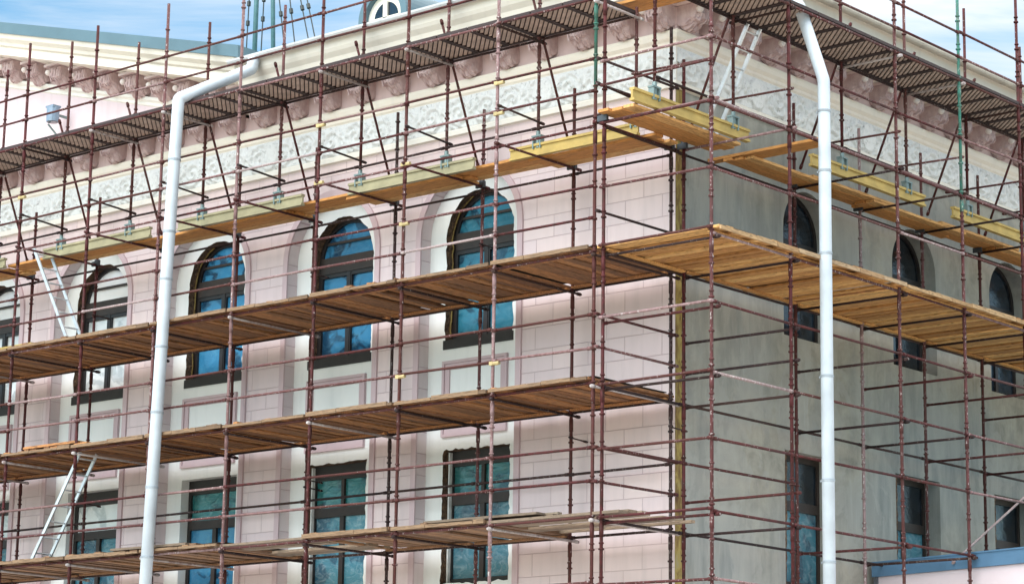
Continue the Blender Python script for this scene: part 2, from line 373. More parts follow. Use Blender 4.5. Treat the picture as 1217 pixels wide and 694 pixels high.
for i, c in enumerate(NC):
    nm = ['niche']
    # reveals and the back of the niche with two window openings
    A = arch(c, NHW, NB, NSP, 24, CY); B = arch(c, NHW, NB, NSP, 24, YB)
    rv = MB(); rv.strip(A, B, closed=True); rv.build('niche_reveal', 'reveal_stucco', BD)
    rag = .035 if i != 2 else .015
    u_out = ragged(arch(c+OFF, UW, USILL, USP, 16, YB), .03, i+1.)
    l_rag = .035 if i < 2 else .0
    l_rect = [(c+OFF-.75, YB, LW0), (c+OFF-.75, YB, LW1), (c+OFF+.75, YB, LW1), (c+OFF+.75, YB, LW0)]
    l_out = ragged(l_rect, l_rag, i+9.) if l_rag else l_rect
    bk = MB(); bk.poly([B, u_out, l_out]); bk.build('niche_back', 'niche_white', BD, recalc=False)
    # mauve architrave band round the niche
    bd = MB(); T = CY-.035
    I2 = arch(c, NHW, NB, NSP, 24, T); O2 = arch(c, NHW+.115, NB, NSP, 24, T); O3 = arch(c, NHW+.115, NB, NSP, 24, CY-.001)
    bd.strip(I2, O2); bd.strip(O2, O3); bd.strip(I2, arch(c, NHW, NB, NSP, 24, CY-.001))
    bd.build('niche_band', 'mauve', BD)
    # framed panel under the arched window
    pm = MB()
    x0, x1, z0, z1 = c-.73, c+.73, 1.92, 3.23
    for (a0, b0, a1, b1) in ((x0, z0, x0+.15, z1), (x1-.15, z0, x1, z1), (x0+.15, z1-.15, x1-.15, z1), (x0+.15, z0, x1-.15, z0+.15)):
        pm.box((a0, YB-.03, b0), (a1, YB+.02, b1))
    for (a0, b0, a1, b1) in ((x0, z0, x0+.05, z1), (x1-.05, z0, x1, z1), (x0+.05, z1-.05, x1-.05, z1), (x0+.05, z0, x1-.05, z0+.05)):
        pm.box((a0, YB-.055, b0), (a1, YB-.0305, b1))
    pm.build('panel_moulding', 'mauve', BD)
    # ---- upper arched window
    YF = YB+.20
    gl = ['blue_glass', 'deep_blue_glass', 'deep_blue_glass', 'white_reflection_glass', 'white_reflection_glass', 'blue_glass', 'blue_glass'][i]
    uf = MB()
    inn = ragged(arch(c+OFF, UW-.0, USILL, USP, 16, YF), .012, i+1.)
    # brick jamb: same number of points as the ragged outline
    jb = MB(); mid = [((p[0]+q[0])/2+random.uniform(-.015,.015), YB+.1, (p[2]+q[2])/2+random.uniform(-.015,.015)) for p, q in zip(u_out, inn)]
    jb.strip(u_out, mid, closed=True); jb.strip(mid, inn, closed=True)
    fo = arch(c+OFF, UW+.03, USILL, USP, 20, YF-.01); fi = arch(c+OFF, UW-.075, USILL+.13, USP, 20, YF-.01); fb = arch(c+OFF, UW-.075, USILL+.13, USP, 20, YF+.06)
    uf.strip(fo, fi, closed=True); uf.strip(fi, fb, closed=True)
    W_ = uf.build('window', 'frame_dark', BD, recalc=False)
    jb.build('jamb', 'broken_brick', W_)
    if i in (0, 2):
        og = MB(); og.path([(p[0]+.012, p[1]+.045, p[2]) for p in mid if p[0] < c+OFF-.1 and p[2] > USILL+.2 and p[2] < 6.13][::2], .012, 6); og.build('foam_bead', 'ochre_strip', W_)
    tr = MB(); tr.box((c+OFF-UW+.07, YF-.03, 5.20), (c+OFF+UW-.07, YF+.05, 5.50))
    tr.box((c+OFF-UW+.13, YF-.005, 5.74), (c+OFF+UW-.13, YF+.05, 5.785)); tr.build('transom', 'frame_brown', W_)
    ml = MB(); ml.box((c+OFF-.04, YF-.022, USILL+.12), (c+OFF+.04, YF+.05, 5.2))
    for sx_ in (-1, 1):
        xa, xb = (c+OFF-UW+.075, c+OFF-.045) if sx_ < 0 else (c+OFF+.045, c+OFF+UW-.075)
        ml.box((xa, YF-.012, 5.13), (xb, YF+.05, 5.198)); ml.box((xa, YF-.012, USILL+.132), (xb, YF+.05, USILL+.2))
        ml.box((xa, YF-.013, USILL+.2), (xa+.02, YF+.05, 5.13)); ml.box((xb-.02, YF-.013, USILL+.2), (xb, YF+.05, 5.13))
    ml.build('mullion', 'frame_dark', W_)
    sl = MB(); sl.box((c+OFF-UW-.02, YB-.02, USILL-.06), (c+OFF+UW+.02, YF+.02, USILL+.10)); sl.build('sill', 'frame_dark', W_)
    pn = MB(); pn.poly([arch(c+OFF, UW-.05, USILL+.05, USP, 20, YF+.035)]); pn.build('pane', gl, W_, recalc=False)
    # ---- lower rectangular window
    lf = MB(); x0, x1 = c+OFF-.75, c+OFF+.75
    l_in = [(p[0], YF, p[2]) for p in (ragged(l_rect, .01, i+9.) if l_rag else l_rect)]
    jb = MB(); jb.strip(l_out, l_in, closed=True)
    ww = .075
    lf.box((x0-.03, YF-.01, LW1-.26), (x1+.03, YF+.06, LW1+.04)); lf.box((x0-.03, YF-.01, LW0-.02), (x1+.03, YF+.06, LW0+.1))  # tall dark header stands in for shade at the top of the opening
    lf.box((x0-.03, YF-.012, LW0+.1), (x0+ww, YF+.06, LW1-.26)); lf.box((x1-ww, YF-.012, LW0+.1), (x1+.03, YF+.06, LW1-.26))
    W_ = lf.build('window', 'frame_dark', BD)
    jb.build('jamb', 'broken_brick' if l_rag else 'niche_white', W_)
    tr = MB(); tr.box((x0+ww, YF-.03, .78), (x1-ww, YF+.05, .94)); tr.build('transom', 'frame_brown', W_)
    ml = MB(); ml.box((c+OFF-.05, YF-.022, LW0+.1), (c+OFF+.05, YF+.05, .78))
    if i < 2: ml.box((c+OFF-.035, YF-.018, .94), (c+OFF+.035, YF+.05, LW1-.26))
    ml.build('mullion', 'frame_brown', W_)
    g1 = ['green_glass', 'green_glass', 'dark_glass', 'dark_glass', 'dark_glass', 'green_glass', 'green_glass'][i]
    pn = MB(); pn.box((x0+.02, YF+.03, .86), (x1-.02, YF+.04, LW1-.2)); pn.build('pane', 'green_glass' if i == 2 else ('white_reflection_glass' if i in (3, 4) else g1), W_)
    pn = MB(); pn.box((x0+.02, YF+.032, LW0+.05), (x1-.02, YF+.042, .86)); pn.build('pane', 'film_glass' if i != 2 else 'deep_blue_glass', W_)
    if i < 2:
        fm = MB(); fm.box((x0+.02, YB+.12, LW0+.03), (x0+.05, YF-.012, LW1-.02)); fm.build('foam_strip', 'foam_white', W_)

# ---- grey side wall with openings
RC = [4.03+3.39*k for k in range(6)]; RHW = .735; RD = .33
gw = MB(); holes = []
pts_per = []
for i, c in enumerate(RC):
    ya = CY if i == 0 else (RC[i-1]+c)/2; yb = (c+RC[i+1])/2 if i < 5 else YE
    def sw(l): return [(CX, p[0], p[2]) for p in l]
    ua = arch(c, RHW, 3.56, 5.40, 18, 0); la = [(c-RHW, 0, -.58), (c-RHW, 0, 1.63), (c+RHW, 0, 1.63), (c+RHW, 0, -.58)]
    gw.poly([[(CX,ya,GZ),(CX,yb,GZ),(CX,yb,9.0),(CX,ya,9.0)], sw(ua), sw(la)])
    for l, kind_ in ((ua, 'u'), (la, 'l')):
        A = sw(l); B = [(CX-RD, p[1], p[2]) for p in A]
        rv = MB(); rv.strip(A, B, closed=True); rv.build('reveal', 'grey_render', BD)
        fr = MB(); XF = CX-RD+.02
        if kind_ == 'u':
            fo = [(XF, p[0], p[2]) for p in arch(c, RHW+.03, 3.53, 5.40, 18)]; fi = [(XF, p[0], p[2]) for p in arch(c, RHW-.08, 3.66, 5.40, 18)]
            fr.strip(fo, fi, closed=True); fr.strip(fi, [(p[0]-.07, p[1], p[2]) for p in fi], closed=True)
            fr.box((XF-.06, c-RHW+.06, 5.18), (XF+.012, c+RHW-.06, 5.32)); fr.box((XF-.06, c-.05, 3.62), (XF+.01, c+.05, 5.18))
            W_ = fr.build('window', 'frame_dark', BD)
            pn = MB(); pn.poly([[(XF-.03, p[0], p[2]) for p in arch(c, RHW-.05, 3.6, 5.40, 18)]]); pn.build('pane', 'dark_glass', W_, recalc=False)
        else:
            fr.box((XF-.05, c-RHW-.03, 1.53), (XF, c+RHW+.03, 1.66)); fr.box((XF-.05, c-RHW-.03, -.6), (XF, c+RHW+.03, -.48))
            for yy in (c-RHW-.03, c+RHW-.08): fr.box((XF-.05, yy, -.48), (XF, yy+.11, 1.53))
            fr.box((XF-.05, c-RHW+.08, .70), (XF+.012, c+RHW-.08, .86)); fr.box((XF-.05, c-.05, -.48), (XF+.01, c+.05, .70))
            W_ = fr.build('window', 'frame_brown', BD)
            pn = MB(); pn.box((XF-.035, c-RHW+.06, .8), (XF-.03, c+RHW-.06, 1.58)); pn.build('pane', 'dark_glass', W_)
            pn = MB(); pn.box((XF-.036, c-RHW+.06, -.52), (XF-.031, c+RHW-.06, .78)); pn.build('pane', 'film_glass', W_)
            bj = MB(); l2 = ragged([(c-RHW-.005, CX-.015, -.57), (c-RHW-.005, CX-.015, 1.62), (c-RHW+.13, CX-.015, 1.62), (c-RHW+.10, CX-.015, -.57)], .045, i+30.)
            bj.poly([[(CX-.05, p[0], p[2]) for p in l2]]); bj.strip([(CX-.05, p[0], p[2]) for p in l2], [(CX-.30, p[0], p[2]) for p in l2], closed=True)
            bj.build('jamb', 'broken_brick', W_)
gw.build('grey_wall', 'grey_render', BD, recalc=False)
# hacked corner strip
cs = MB(); zs = [GZ+.3*k for k in range(int((ZF-GZ)/.3)+1)]
A = [(CX+.004, CY+.0, z) for z in zs]; B = [(CX+.012, CY+.15+.03*noise.noise((z*3, 1, 0)), z) for z in zs]; C2 = [(CX-.001, CY+.19+.03*noise.noise((z*3, 5, 0)), z) for z in zs]
cs.strip(A, B); cs.strip(B, C2); cs.build('corner_strip', 'ochre_strip', BD, recalc=False)

# ---- sweep of the entablature round the corner
def sweep(prof, name, mats, x_end=XW, y_end=YE, side='both', x_start=None):
    s = MB()
    def at(d, z): return [(x_end, CY-d, z), (CX+d, CY-d, z), (CX+d, y_end, z)]
    for (d0, z0), (d1, z1) in zip(prof[:-1], prof[1:]):
        a, b_ = at(d0, z0), at(d1, z1)
        if side in ('both', 'left'): s.quad(a[0], a[1], b_[1], b_[0])
        if side in ('both', 'right'): s.quad(a[1], a[2], b_[2], b_[1])
    return s.build(name, mats, BD, recalc=False)
sweep([(0, 7.10), (.055, 7.12), (.055, 7.20), (.03, 7.22)], 'architrave', 'cream')
sweep([(.03, 7.22), (.03, 7.80)], 'frieze_ground', 'cream')
sweep([(.03, 7.80), (.06, 7.83), (.06, 7.88), (.11, 7.93), (.13, 8.0), (.13, 8.05), (.05, 8.07)], 'frieze_moulding', 'cornice_cream')
sweep([(.05, 8.07), (.05, 8.50)], 'bracket_band', 'pink_plain')
sweep([(.05, 8.50), (.78, 8.50), (.80, 8.46), (.86, 8.46)], 'soffit', 'cornice_cream')
PX = -9.55                                # where the pediment starts
def corn(prof, name, m_, xa, xb, ya=None):
    s = MB()
    for (d0, z0), (d1, z1) in zip(prof[:-1], prof[1:]):
        s.quad((xa, CY-d0, z0), (xb+0*d0, CY-d0, z0), (xb, CY-d1, z1), (xa, CY-d1, z1))
    return s
upper = [(.86, 8.46), (.86, 8.62), (.90, 8.64), (.93, 8.72), (1.0, 8.80), (1.03, 8.86), (1.05, 8.98), (1.05, 9.03), (.3, 9.10)]
s = MB()
for (d0, z0), (d1, z1) in zip(upper[:-1], upper[1:]):
    s.quad((PX, CY-d0, z0), (CX+d0, CY-d0, z0), (CX+d1, CY-d1, z1), (PX, CY-d1, z1))
    s.quad((CX+d0, CY-d0, z0), (CX+d0, YE, z0), (CX+d1, YE, z1), (CX+d1, CY-d1, z1))
s.poly([[(PX, CY-d, z) for d, z in upper]+[(PX, CY-.3, 8.46)]])
s.build('cornice', 'cornice_cream', BD, recalc=False)
s = MB(); low = [(.86, 8.46), (.86, 8.53), (.0, 8.56)]
for (d0, z0), (d1, z1) in zip(low[:-1], low[1:]): s.quad((XW, CY-d0, z0), (PX, CY-d0, z0), (PX, CY-d1, z1), (XW, CY-d1, z1))
s.build('cornice', 'cornice_cream', BD, recalc=False)
# gutters
def gutter(a, b_, outv, m_):
    s = MB(); a, b_, o_ = Vector(a), Vector(b_), Vector(outv)
    prof = [(math.cos(t)*.085, math.sin(t)*.085) for t in [math.pi+math.pi*i/8 for i in range(9)]]
    P = [[p+o_*(.09+u)+Vector((0,0,h)) for u, h in prof] for p in (a, b_)]; s.strip(P[0], P[1])
    Q = [[p+o_*(.09+u*.9)+Vector((0,0,h*.9)) for u, h in prof] for p in (a, b_)]; s.strip(Q[0], Q[1])
    ln = (b_-a).length; d = (b_-a).normalized()
    for k in range(int(ln/.7)):
        p = a+d*(.35+.7*k)
        A = [p+o_*(.09+u*1.05)+Vector((0,0,h*1.05)) for u, h in prof]; s.strip(A, [q+d*.025 for q in A])
    return s.build('gutter', m_, BD, recalc=False)
gutter((PX, CY-1.06, 9.06), (CX+1.06, CY-1.06, 9.06), (0, -1, 0), 'gutter_metal')
gutter((CX+1.06, CY-1.06, 9.06), (CX+1.06, YE, 9.06), (1, 0, 0), 'gutter_cream')
# main roof
rf = MB(); rf.quad((PX, CY-.75, 9.09), (CX+.75, CY-.75, 9.09), (CX-6, CY+6, 9.7), (PX, CY+6, 9.7)); rf.quad((CX+.75, CY-.75, 9.09), (CX+.75, YE, 9.09), (CX-6, YE, 9.7), (CX-6, CY+6, 9.7))
rf.build('roof', 'teal_metal', BD, recalc=False)

# ---- frieze relief: scrolls, leaves and oval medallions
def relief(length, name, to_world, ovals):
    h0, h1 = 7.235, 7.79; st = .021; nx = int(length/st); nzv = int((h1-h0)/st)
    X = np.linspace(0, length, nx+1); Z = np.linspace(0, h1-h0, nzv+1); gx, gz = np.meshgrid(X, Z)
    P = .62; H = h1-h0; hgt = np.zeros_like(gx)
    idx = np.floor(gx/P); lx = gx-(idx+.5)*P; sgn = np.where(idx % 2 == 0, 1, -1); lz = (gz-H/2)*sgn
    r = np.hypot(lx, lz); th = np.arctan2(lz, lx)
    sp = np.cos(2*np.pi*r/.135-th*1.0); hgt += np.clip(sp, 0, 1)*np.clip(1-r/.31, 0, 1)**.4
    leaf = np.cos(th*7+r*22*sgn)*np.exp(-((r-.24)/.06)**2); hgt += np.clip(leaf, 0, 1)*.9
    rib = np.exp(-((gz-H/2-.19*np.sin(np.pi*gx/P))/.026)**2); hgt += rib*.8
    hgt += .3*np.clip(np.sin(gx*37+3*np.sin(gz*23))*np.sin(gz*41+2.5*np.sin(gx*25)), 0, 1)
    for ox in ovals:
        e = np.hypot((gx-ox)/.20, (gz-H/2)/.25)
        hgt = np.where(e < 1.25, np.where(e < .86, .75*np.sqrt(np.clip(1-e*e*.8, 0, 1)), np.where(e < 1.1, 1.15, .0)), hgt)
    hgt = np.clip((hgt-.22)/.34, 0, 1); hgt = hgt*hgt*(3-2*hgt)
    edge = np.clip(np.minimum(gz, H-gz)/.03, 0, 1); hgt *= edge
    vs_ = []
    for j in range(nzv+1):
        for i in range(nx+1):
            q = noise.noise((X[i]*13, Z[j]*13, 2.))*.5+noise.noise((X[i]*31, Z[j]*31, 5.))*.3
            vs_.append(to_world(X[i], .034+.042*hgt[j, i]*(1+.35*q)+.001*q, h0+Z[j]))
    fs = [(j*(nx+1)+i, j*(nx+1)+i+1, (j+1)*(nx+1)+i+1, (j+1)*(nx+1)+i) for j in range(nzv) for i in range(nx)]
    s = MB(); s.v, s.f, s.mi = vs_, fs, [0]*len(fs); return s.build(name, 'frieze_white', BD, smooth=True, recalc=False)
relief(21.0, 'frieze_relief', lambda u, d, z: (CX+d-u if u < .02 else CX-u, CY-d, z), [6.05+3.3*k-0.0 for k in range(-1, 5)])
relief(17.0, 'frieze_relief', lambda u, d, z: (CX+d, CY+u, z), [2.2+3.39*k for k in range(5)])

# ---- scroll brackets
def bracket_mesh():
    bm = bmesh.new()
    side = [(0,-.03),(.06,-.075),(.13,-.09),(.20,-.08),(.26,-.05),(.31,-.01),(.36,.02),(.40,.06),(.42,.11),(.42,.17),(.40,.22),(.39,.27)]
    wd = .185; nxs = 37; rows = []
    for i in range(nxs):
        t = -1+2*i/(nxs-1); row = []; rd = .07*(1-math.sqrt(max(0, 1-abs(t)**3)))
        for j, (d, h) in enumerate(side):
            lob = abs(math.sin(t*math.pi*2.5))**.7*.05*(1 if 0 < j < 11 else 0)*(.7-.4*math.cos(j*1.5))
            row.append(bm.verts.new((t*wd, -max(0, d-rd+lob*.7*(j > 5)), h+rd*1.3*(0 < j < 8)-lob*(j < 9))))
        rows.append(row)
    for a, b_ in zip(rows[:-1], rows[1:]):
        for j in range(len(side)-1): bm.faces.new((a[j], b_[j], b_[j+1], a[j+1]))
    for row in (rows[0], rows[-1]):
        tp = bm.verts.new((row[0].co.x, 0., .27))
        bm.faces.new([row[j] for j in range(len(side))]+[tp])
    # square cap block over the leaf
    for q in ((-.23, .23, -.50, 0, .262, .312),):
        vv = [bm.verts.new((x_, y_, z_)) for x_ in q[:2] for y_ in q[2:4] for z_ in q[4:]]
        for f_ in ((0,1,3,2),(4,6,7,5),(0,4,5,1),(2,3,7,6),(0,2,6,4),(1,5,7,3)): bm.faces.new([vv[k_] for k_ in f_])
    bmesh.ops.recalc_face_normals(bm, faces=bm.faces)
    for v_ in bm.verts:
        if v_.co.y < -.03 and v_.co.z < .26 and abs(v_.co.x) < .18:
            q = noise.noise(v_.co*17)*.04+noise.noise(v_.co*37)*.03
            v_.co += v_.normal*q
    # side volutes, carved as raised spirals, and the small white boss at the front
    for sx_ in ():
        for (cy, cz, rr) in ((-.50, .155, .085), (-.16, .11, .10)):
            prev = None
            for k in range(26):
                a_ = k*.5; r_ = rr*(1-k/30); c_ = Vector((sx_*(wd+.004), cy+r_*math.cos(a_), cz+r_*math.sin(a_)))
                ring = [bm.verts.new(c_+Vector((sx_*.026*math.sin(q), .016*math.cos(q)*math.cos(a_), .016*math.cos(q)*math.sin(a_)))) for q in (0, math.pi/2, math.pi)]
                if prev:
                    for q in range(2): bm.faces.new((prev[q], prev[q+1], ring[q+1], ring[q]))
                prev = ring
    me = bpy.data.meshes.new('bracket'); bm.to_mesh(me); 
    bm.free(); me.materials.append(M['bracket_mauve']); me.materials.append(M['bracket_lit'])
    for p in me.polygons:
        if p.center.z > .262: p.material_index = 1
    return me
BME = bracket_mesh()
bb = bmesh.new(); bmesh.ops.create_uvsphere(bb, u_segments=10, v_segments=8, radius=.062)
VME = bpy.data.meshes.new('rosette'); bb.to_mesh(VME); bb.free(); VME.materials.append(M['volute_white'])
for p in VME.polygons: p.use_smooth = True
def put_bracket(x, y, z, rz=0, ball=True):
    o = bpy.data.objects.new('bracket', BME); COL.objects.link(o); o.parent = BD
    o.location = Vector((x, y, z))-Vector(WORLD[BD.name]); o.rotation_euler = (0, 0, rz)
    if ball: v_ = bpy.data.objects.new('rosette', VME); COL.objects.link(v_); v_.parent = o; v_.location = (-.15, -.44, .15)
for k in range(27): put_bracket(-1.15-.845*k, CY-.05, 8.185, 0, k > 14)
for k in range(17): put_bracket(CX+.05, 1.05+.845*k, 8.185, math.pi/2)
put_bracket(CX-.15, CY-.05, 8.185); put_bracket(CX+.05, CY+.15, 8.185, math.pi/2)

# ---- pediment of the centre part
SL = .268
def rake(x): return (PX-x)*SL
ty = MB(); ty.quad((PX, CY-.012, 8.5), (PX, CY-.012, 8.7), (XW, CY-.012, 8.7+rake(XW)), (XW, CY-.012, 8.5)); ty.build('tympanum', 'tympanum', BD, recalc=False)
rk = MB(); prof = [(.02, 8.02), (.06, 8.08), (.06, 8.16), (.14, 8.2), (.14, 8.27)]
sh = .0
def rk_sweep(prof, m_, nm_, xs=PX):
    s = MB()
    for (d0, z0), (d1, z1) in zip(prof[:-1], prof[1:]):
        s.quad((xs, CY-d0, z0), (xs, CY-d1, z1), (XW, CY-d1, z1+rake(XW)), (XW, CY-d0, z0+rake(XW)))
    s.poly([[(xs, CY-d, z) for d, z in prof]])
    return s.build(nm_, m_, BD, recalc=False)
rk_sweep([(.012, 8.16), (.05, 8.18), (.05, 8.24), (.12, 8.28), (.12, 8.34), (.02, 8.36)], 'cream', 'raking_moulding')
rk_sweep([(.02, 8.36), (.02, 8.74)], 'pink_plain', 'raking_band')
rk_sweep([(.02, 8.74), (.84, 8.74), (.84, 8.90), (.90, 8.93), (.93, 8.99), (1.02, 9.06), (1.06, 9.16), (1.06, 9.20), (.1, 9.22)], 'cornice_cream', 'raking_cornice')
rr = MB()
A = [(PX+.15, CY-1.10, 9.17-.04), (PX+.15, CY-1.10, 9.40-.04), (PX+.15, CY+8, 9.42-.04), (PX+.15, CY+8, 9.17-.04)]; B = [(XW, p[1], p[2]+rake(XW)) for p in A]
rr.strip(A, B, closed=True); rr.poly([A]); rr.build('pediment_roof', 'teal_metal', BD)
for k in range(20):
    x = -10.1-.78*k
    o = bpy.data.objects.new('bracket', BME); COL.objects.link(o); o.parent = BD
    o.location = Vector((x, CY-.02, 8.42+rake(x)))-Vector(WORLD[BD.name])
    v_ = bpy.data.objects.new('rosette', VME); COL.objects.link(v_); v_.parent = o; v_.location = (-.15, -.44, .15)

# ---- round-headed dormer on the roof
DX, DY = -7.15, .75
dm = MB(); dm.poly([[(DX+.46*math.cos(math.pi*i/20), DY, 9.82+.46*math.sin(math.pi*i/20)) for i in range(21)]+[(DX-.46, DY, 9.05), (DX+.46, DY, 9.05)]])
dr = dm.build('dormer', 'cornice_cream', BD, recalc=False)
hd = MB(); n_ = 20
def ring_(r_, y_): return [(DX+r_, y_, 9.05)]+[(DX+r_*math.cos(math.pi*i/n_), y_, 9.82+r_*math.sin(math.pi*i/n_)) for i in range(n_+1)]+[(DX-r_, y_, 9.05)]
hd.strip(ring_(.46, DY-.12), ring_(.60, DY-.12)); hd.strip(ring_(.60, DY-.12), ring_(.60, DY+1.6)); hd.strip(ring_(.46, DY-.12), ring_(.46, DY)); hd.build('hood', 'teal_metal', dr)
hw_ = MB(); hw_.poly([[(DX+.3*math.cos(math.pi*i/14), DY-.01, 9.82+.3*math.sin(math.pi*i/14)) for i in range(15)]]); hw_.build('pane', 'dark_glass', dr, recalc=False)
fm = MB(); fm.box((DX-.05, DY-.05, 9.3), (DX+.05, DY-.012, 10.12)); fm.box((DX-.34, DY-.05, 9.74), (DX+.34, DY-.013, 9.83)); fm.build('frame', 'cornice_cream', dr)

# ------------------------------------------------------------------ annex in front of the side wall
AN = thing('low_annex', (-.15, 5.75, GZ), 'low pink-white annex with a blue metal coping below the grey wall', 'annex')
an = R(-12); ux, uy = Vector((math.cos(an), math.sin(an), 0)), Vector((-math.sin(an), math.cos(an), 0))
def apt(t, s_, z): return tuple(Vector((-.15, 5.75, z))+ux*t+uy*s_)
def abox(mb, t0, t1, s0, s1, z0, z1):
    mb.obox(apt((t0+t1)/2, (s0+s1)/2, (z0+z1)/2), ux*(t1-t0)/2, uy*(s1-s0)/2, Vector((0,0,(z1-z0)/2)))
q = MB(); abox(q, .02, 9, .06, 7, GZ, -.27); q.build('wall', 'annex_pink', AN)
q = MB(); abox(q, 0, 9.05, 0, .30, -.268, -.04); abox(q, -.02, 9.07, -.02, .32, -.04, -.015); q.build('coping', 'steel_blue', AN)
q = MB(); abox(q, .1, 8.9, .31, 6.9, -.268, -.22); q.build('roof', 'galvanised', AN)
q = MB(); abox(q, .025, .10, .02, .058, GZ, -.27); q.build('corner_trim', 'frame_grey', AN)

# ------------------------------------------------------------------ scaffolds
SLF = thing('tube_scaffold', (-9, -1.95, GZ), 'maroon tube scaffold standing along the pink facade with arched windows', 'scaffold')
SRT = thing('tube_scaffold', (2.13, 5, GZ), 'maroon tube scaffold standing along the bare grey side wall', 'scaffold')
NB_ = 10
XS = [-.05-1.9935*k for k in range(NB_+1)]
YO, YM, YI = -1.95, -.95, -.04
RX, MX, IX = 2.13, 1.08, .13
YS = [-1.95, .06, 3.12, 5.11, 7.12, 9.12, 11.1, 13.1]
TR = .0215
def standard(parent, x, y, z0, z1, m_='maroon_tube', r=.027, top_m=None, split=None, jack=False, phase=0.):
    s = MB(); lean = random.uniform(-.012, .012), random.uniform(-.012, .012)
    def P(z): t = (z-z0)/max(.1, (z1-z0)); return (x+lean[0]*t, y+lean[1]*t, z)
    zz = z0
    cuts = [z0]+([split] if split else [])+[z1]
    for q, (a, b_) in enumerate(zip(cuts[:-1], cuts[1:])): s.tube(P(a), P(b_), r*(1 if q == 0 else .99), 10, mi=q)
    k = math.ceil((z0+.2)/.5)*.5
    while k < z1-.1:
        mi = 1 if split and k > split else 0
        s.tube(P(k-.03+phase), P(k-.005+phase), r+.017, 8, mi=mi)
        if random.random() < .75: s.tube(P(k+.06+phase), P(k+.082+phase), r+.012, 8, mi=mi)
        if abs((k/2) % 1) < .1: s.tube(P(k-.34), P(k-.14), r+.007, 8, mi=mi)
        k += .5
    o = s.build('standard', [m_, top_m] if split else m_, parent, smooth=True)
    if (parent is SLF and y == YI) or (parent is SRT and x == IX):
        j = MB(); j.tube((x, y, 5.98), (x, y, 6.10), r+.03, 8); j.box((x-.09, y-.075, 5.97), (x+.09, y-.035, 6.06)); j.box((x-.075, y+.035, 5.99), (x-.035, y+.09, 6.09)); j.build('clamp', 'jack_black', o)
    if jack:
        j = MB(); j.tube((x, y, z0-.20), (x, y, z0+.08), .036, 8)
        for sx_ in (-1, 1): 
            j.box((x+sx_*.075-.012, y-.05, z0-.21), (x+sx_*.075+.012, y+.05, z0+.0)) if parent is SLF else j.box((x-.05, y+sx_*.075-.012, z0-.21), (x+.05, y+sx_*.075+.012, z0+.0))
        if parent is SLF: j.box((x-.1, y-.055, z0-.02), (x+.1, y+.055, z0+.005))
        else: j.box((x-.055, y-.1, z0-.02), (x+.055, y+.1, z0+.005))
        j.build('base_jack', 'galvanised', o)
    return o
def rail(parent, name, p0, p1, m_='maroon_tube', r=TR, jit=.012):
    p0 = Vector(p0)+Vector((0, 0, random.uniform(-jit, jit))); p1 = Vector(p1)+Vector((0, 0, random.uniform(-jit, jit)))
    s = MB(); s.tube(p0, p1, r, 8)
    d = (p1-p0).normalized()
    for p, sg in ((p0, 1), (p1, -1)): s.tube(p+d*sg*.02, p+d*sg*.09, r+.008, 8)
    return s.build(name, m_, parent, smooth=True)
def pick():
    t = random.random()
    return 'worn_tube' if t < .10 else 'maroon_tube'
tops = {0: 12.3, 1: 12, 2: 11.7, 3: 11.5, 4: 11.6, 5: 9.97, 6: 9.96, 7: 10.01, 8: 9.7, 9: 9.6, 10: 9.5}
for k, x in enumerate(XS):
    if k == 0: standard(SLF, x, YO, GZ, tops[k], 'maroon_tube', top_m='green_tube', split=6.55)
    else: standard(SLF, x, YO, GZ, tops[k], 'worn_tube' if k in (1, 4) else 'maroon_tube')
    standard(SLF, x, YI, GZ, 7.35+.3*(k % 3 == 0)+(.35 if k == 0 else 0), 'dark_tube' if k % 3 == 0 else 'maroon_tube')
    standard(SLF, x, YM, 6.34, 9.9+random.uniform(-.2, .5) if k > 0 else 8.1, 'maroon_tube', jack=True, r=.026)
standard(SLF, -18.6, YM, 7.9, 9.6)
DZ = (0., 2., 4.)
for k in range(NB_):
    a, b_ = XS[k], XS[k+1]
    for z in (-.5, -1.0, .5, 1.0, 2.5, 3.0, 4.5, 5.0, 6.5, 7.0, 8.48, 8.96):
        if z in (-.5,): continue
        rail(SLF, 'guard_rail', (a, YO-.03, z), (b_, YO-.03, z), pick())
    for z in (-.035, 1.965, 3.965, 5.93, 7.965): rail(SLF, 'ledger', (a, YO-.02, z), (b_, YO-.02, z), pick(), jit=.004)
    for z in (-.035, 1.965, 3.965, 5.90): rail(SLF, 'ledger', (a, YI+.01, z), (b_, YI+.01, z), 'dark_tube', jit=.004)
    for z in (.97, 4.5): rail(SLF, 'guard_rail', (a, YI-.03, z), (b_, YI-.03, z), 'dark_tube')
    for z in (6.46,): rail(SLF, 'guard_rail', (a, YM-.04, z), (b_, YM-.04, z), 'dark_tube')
    rail(SLF, 'ledger', (a, YM+.02, 7.96), (b_, YM+.02, 7.96), 'dark_tube', jit=.004)
for k, x in enumerate(XS):
    for z in (-2.0, -.09, 1.91, 3.91): rail(SLF, 'transom', (x+.045, YO-.12, z), (x+.045, YI+.16, z), ('highlight_tube' if random.random() < .5 else 'dark_tube'), jit=.004)
    rail(SLF, 'transom', (x+.04, YO-.1, 5.985), (x+.04, YI+.14, 5.985), 'maroon_tube', jit=.004)
    rail(SLF, 'transom', (x+.04, YO-.1, 7.91), (x+.04, YM+.12, 7.91), 'highlight_tube' if k % 3 != 1 else 'dark_tube', jit=.004)
    rail(SLF, 'transom', (x+.04, YO-.05, 6.62), (x+.04, YM+.1, 6.55), 'dark_tube', r=.019)
    # raker from the wall side up through the top walkway
    if k > 0: rail(SLF, 'raker', (x+.09, -.24, 6.25), (x+.03, -1.19, 8.66), 'maroon_tube')
rail(SLF, 'raker', (XS[2]+.1, YO, -1.0), (XS[2]+.1, YI, -1.0), 'maroon_tube')
